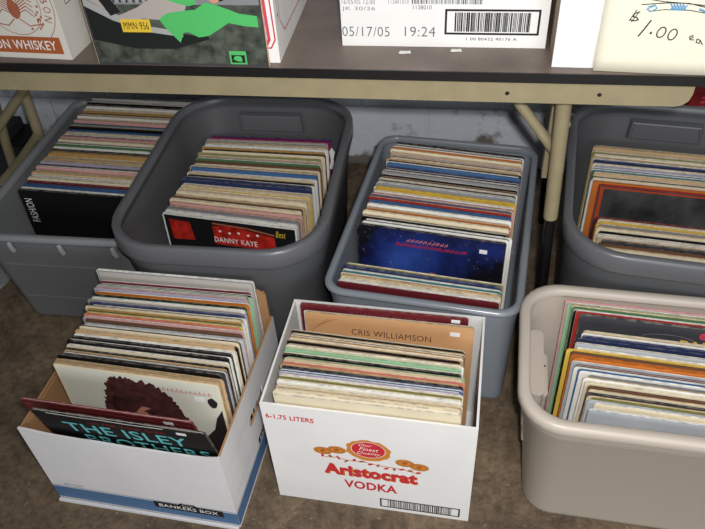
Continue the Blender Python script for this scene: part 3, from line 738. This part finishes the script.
# --- record leaning on the table
def art(F):
    W_ = .315
    grass = mat('grass_print', (88, 94, 84), .4, noise=.7, scale=45); sh = mat('shadow_print', (34, 38, 36), .4); ch = mat('chrome_print', (168, 168, 166), .35); dk = mat('tyre_print', (38, 36, 38), .4)
    gj = mat('green_jacket_print', (84, 186, 104), .4); tr = mat('pale_trouser_print', (176, 166, 160), .45); sk = mat('skin_print_b', (205, 150, 120), .5)
    F.rect(.005, .311, .004, .311, grass, .0003)
    F.rect(.005, .311, .108, .311, mat('silver_car_print', (132, 134, 136), .35), .0004)
    F.poly([(.005, .108), (.07, .085), (.14, .062), (.19, .055), (.215, .070), (.215, .048), (.15, .030), (.08, .030), (.005, .045)], sh, .0005)
    F.poly([(.005, .118), (.004, .105), (.05, .080), (.11, .060), (.17, .052), (.168, .062), (.10, .072), (.05, .095)], ch, .0006)
    F.poly([(.005, .20), (.005, .122), (.045, .096), (.055, .106), (.030, .20)], tr, .0006)
    F.poly([(.020, .20), (.040, .20), (.056, .115), (.068, .095), (.048, .088), (.034, .115)], dk, .0007)
    for k in range(12): F.stroke([(.060+.006*k, .112), (.056+.006*k, .20)], .0028, ch if k % 2 else dk, .0007)
    F.poly([(.060, .088), (.099, .103), (.133, .122), (.187, .108), (.175, .085), (.133, .082), (.106, .084), (.075, .078)], tr, .0009)
    F.poly([(.133, .083), (.145, .064), (.163, .042), (.172, .060), (.181, .061), (.198, .052), (.216, .055), (.235, .066), (.254, .078), (.280, .073), (.305, .071), (.305, .090), (.275, .094), (.260, .100), (.238, .108), (.220, .112), (.200, .100), (.180, .098), (.150, .094)], gj, .0011)
    F.poly([(.137, .129), (.150, .134), (.202, .118), (.205, .110), (.191, .106), (.172, .110), (.150, .118)], gj, .0012)
    F.oval(.236, .124, .011, .013, sk, .0013, 16); F.oval(.246, .128, .013, .015, dk, .0012, 16, .1, 4); F.stroke([(.232, .119), (.240, .120)], .002, ink_white, .0015)
    F.rect(.063, .116, .060, .083, ink_yellow, .0014); F.text('MMN 956', .067, .112, .065, .078, ink_black, .0016)
    F.rect(.246, .276, .004, .028, gj, .0008); F.rect(.249, .273, .007, .021, dk, .001); F.oval(.261, .014, .008, .006, gj, .0012, 8, .25, 3)
feature('record cover of green-jacketed person lying by a silver car, leaning on table cartons', 'record displayed on the table', -.624, 1.0525, .0, D(.5), ZT, .004, 'tan', cover('charcoal'), art, scale=.95)

# ------------------------------------------------------------------ light
def light(kind, name, loc, energy, size=None, col=(1, 1, 1), target=None, sizey=None):
    l = bpy.data.lights.new(name, kind); l.energy = energy; l.color = col
    if kind == 'AREA':
        l.size = size
        if sizey: l.shape = 'RECTANGLE'; l.size_y = sizey
    if kind in ('POINT', 'SPOT'): l.shadow_soft_size = size
    o = bpy.data.objects.new(name, l); COL.objects.link(o); o.location = loc
    if target: o.rotation_euler = (Vector(target)-Vector(loc)).to_track_quat('-Z', 'Y').to_euler()
    return o
f_ = light('SPOT', 'camera_flash', (.04, .0, 1.325), 56, .02, (1, .985, .97), (.10, 1.05, .30)); f_.data.spot_size = math.radians(120); f_.data.spot_blend = 1
light('AREA', 'fill_behind', (.7, -1.5, .85), 25, 1.6, (.93, .97, 1), (.1, 1.2, .3), 1.1)  # added low fill from behind the camera, brightens front faces and wall
light('AREA', 'overhead_fill', (.6, -.5, 2.2), 8, 1.2, (.97, .98, 1), (.0, .9, .2), .2)  # added soft overhead fill, no real fixture here
w = bpy.data.worlds.new('World'); SC.world = w; w.use_nodes = True
w.node_tree.nodes['Background'].inputs[0].default_value = (.92, .95, 1, 1); w.node_tree.nodes['Background'].inputs[1].default_value = .09

# ------------------------------------------------------------------ camera
cam = bpy.data.cameras.new('camera'); co = bpy.data.objects.new('camera', cam); COL.objects.link(co)
yaw, pitch, roll = .19054252, .73689205, -.07020868
fw = Vector((-math.sin(yaw)*math.cos(pitch), math.cos(yaw)*math.cos(pitch), -math.sin(pitch)))
rt = Vector((math.cos(yaw), math.sin(yaw), 0)); up = rt.cross(fw)
R_ = rt*math.cos(roll)+up*math.sin(roll); U_ = -rt*math.sin(roll)+up*math.cos(roll)
M = Matrix((R_, U_, -fw)).transposed().to_4x4(); M.translation = Vector((0, 0, 1.27261)); co.matrix_world = M
cam.sensor_width = 36; cam.lens = 709.228*36/705; cam.clip_start = .02
SC.camera = co
SC.view_settings.view_transform = 'Standard'; SC.view_settings.look = 'None'; SC.view_settings.gamma = 1; SC.view_settings.exposure = 0; SC.view_settings.use_curve_mapping = False
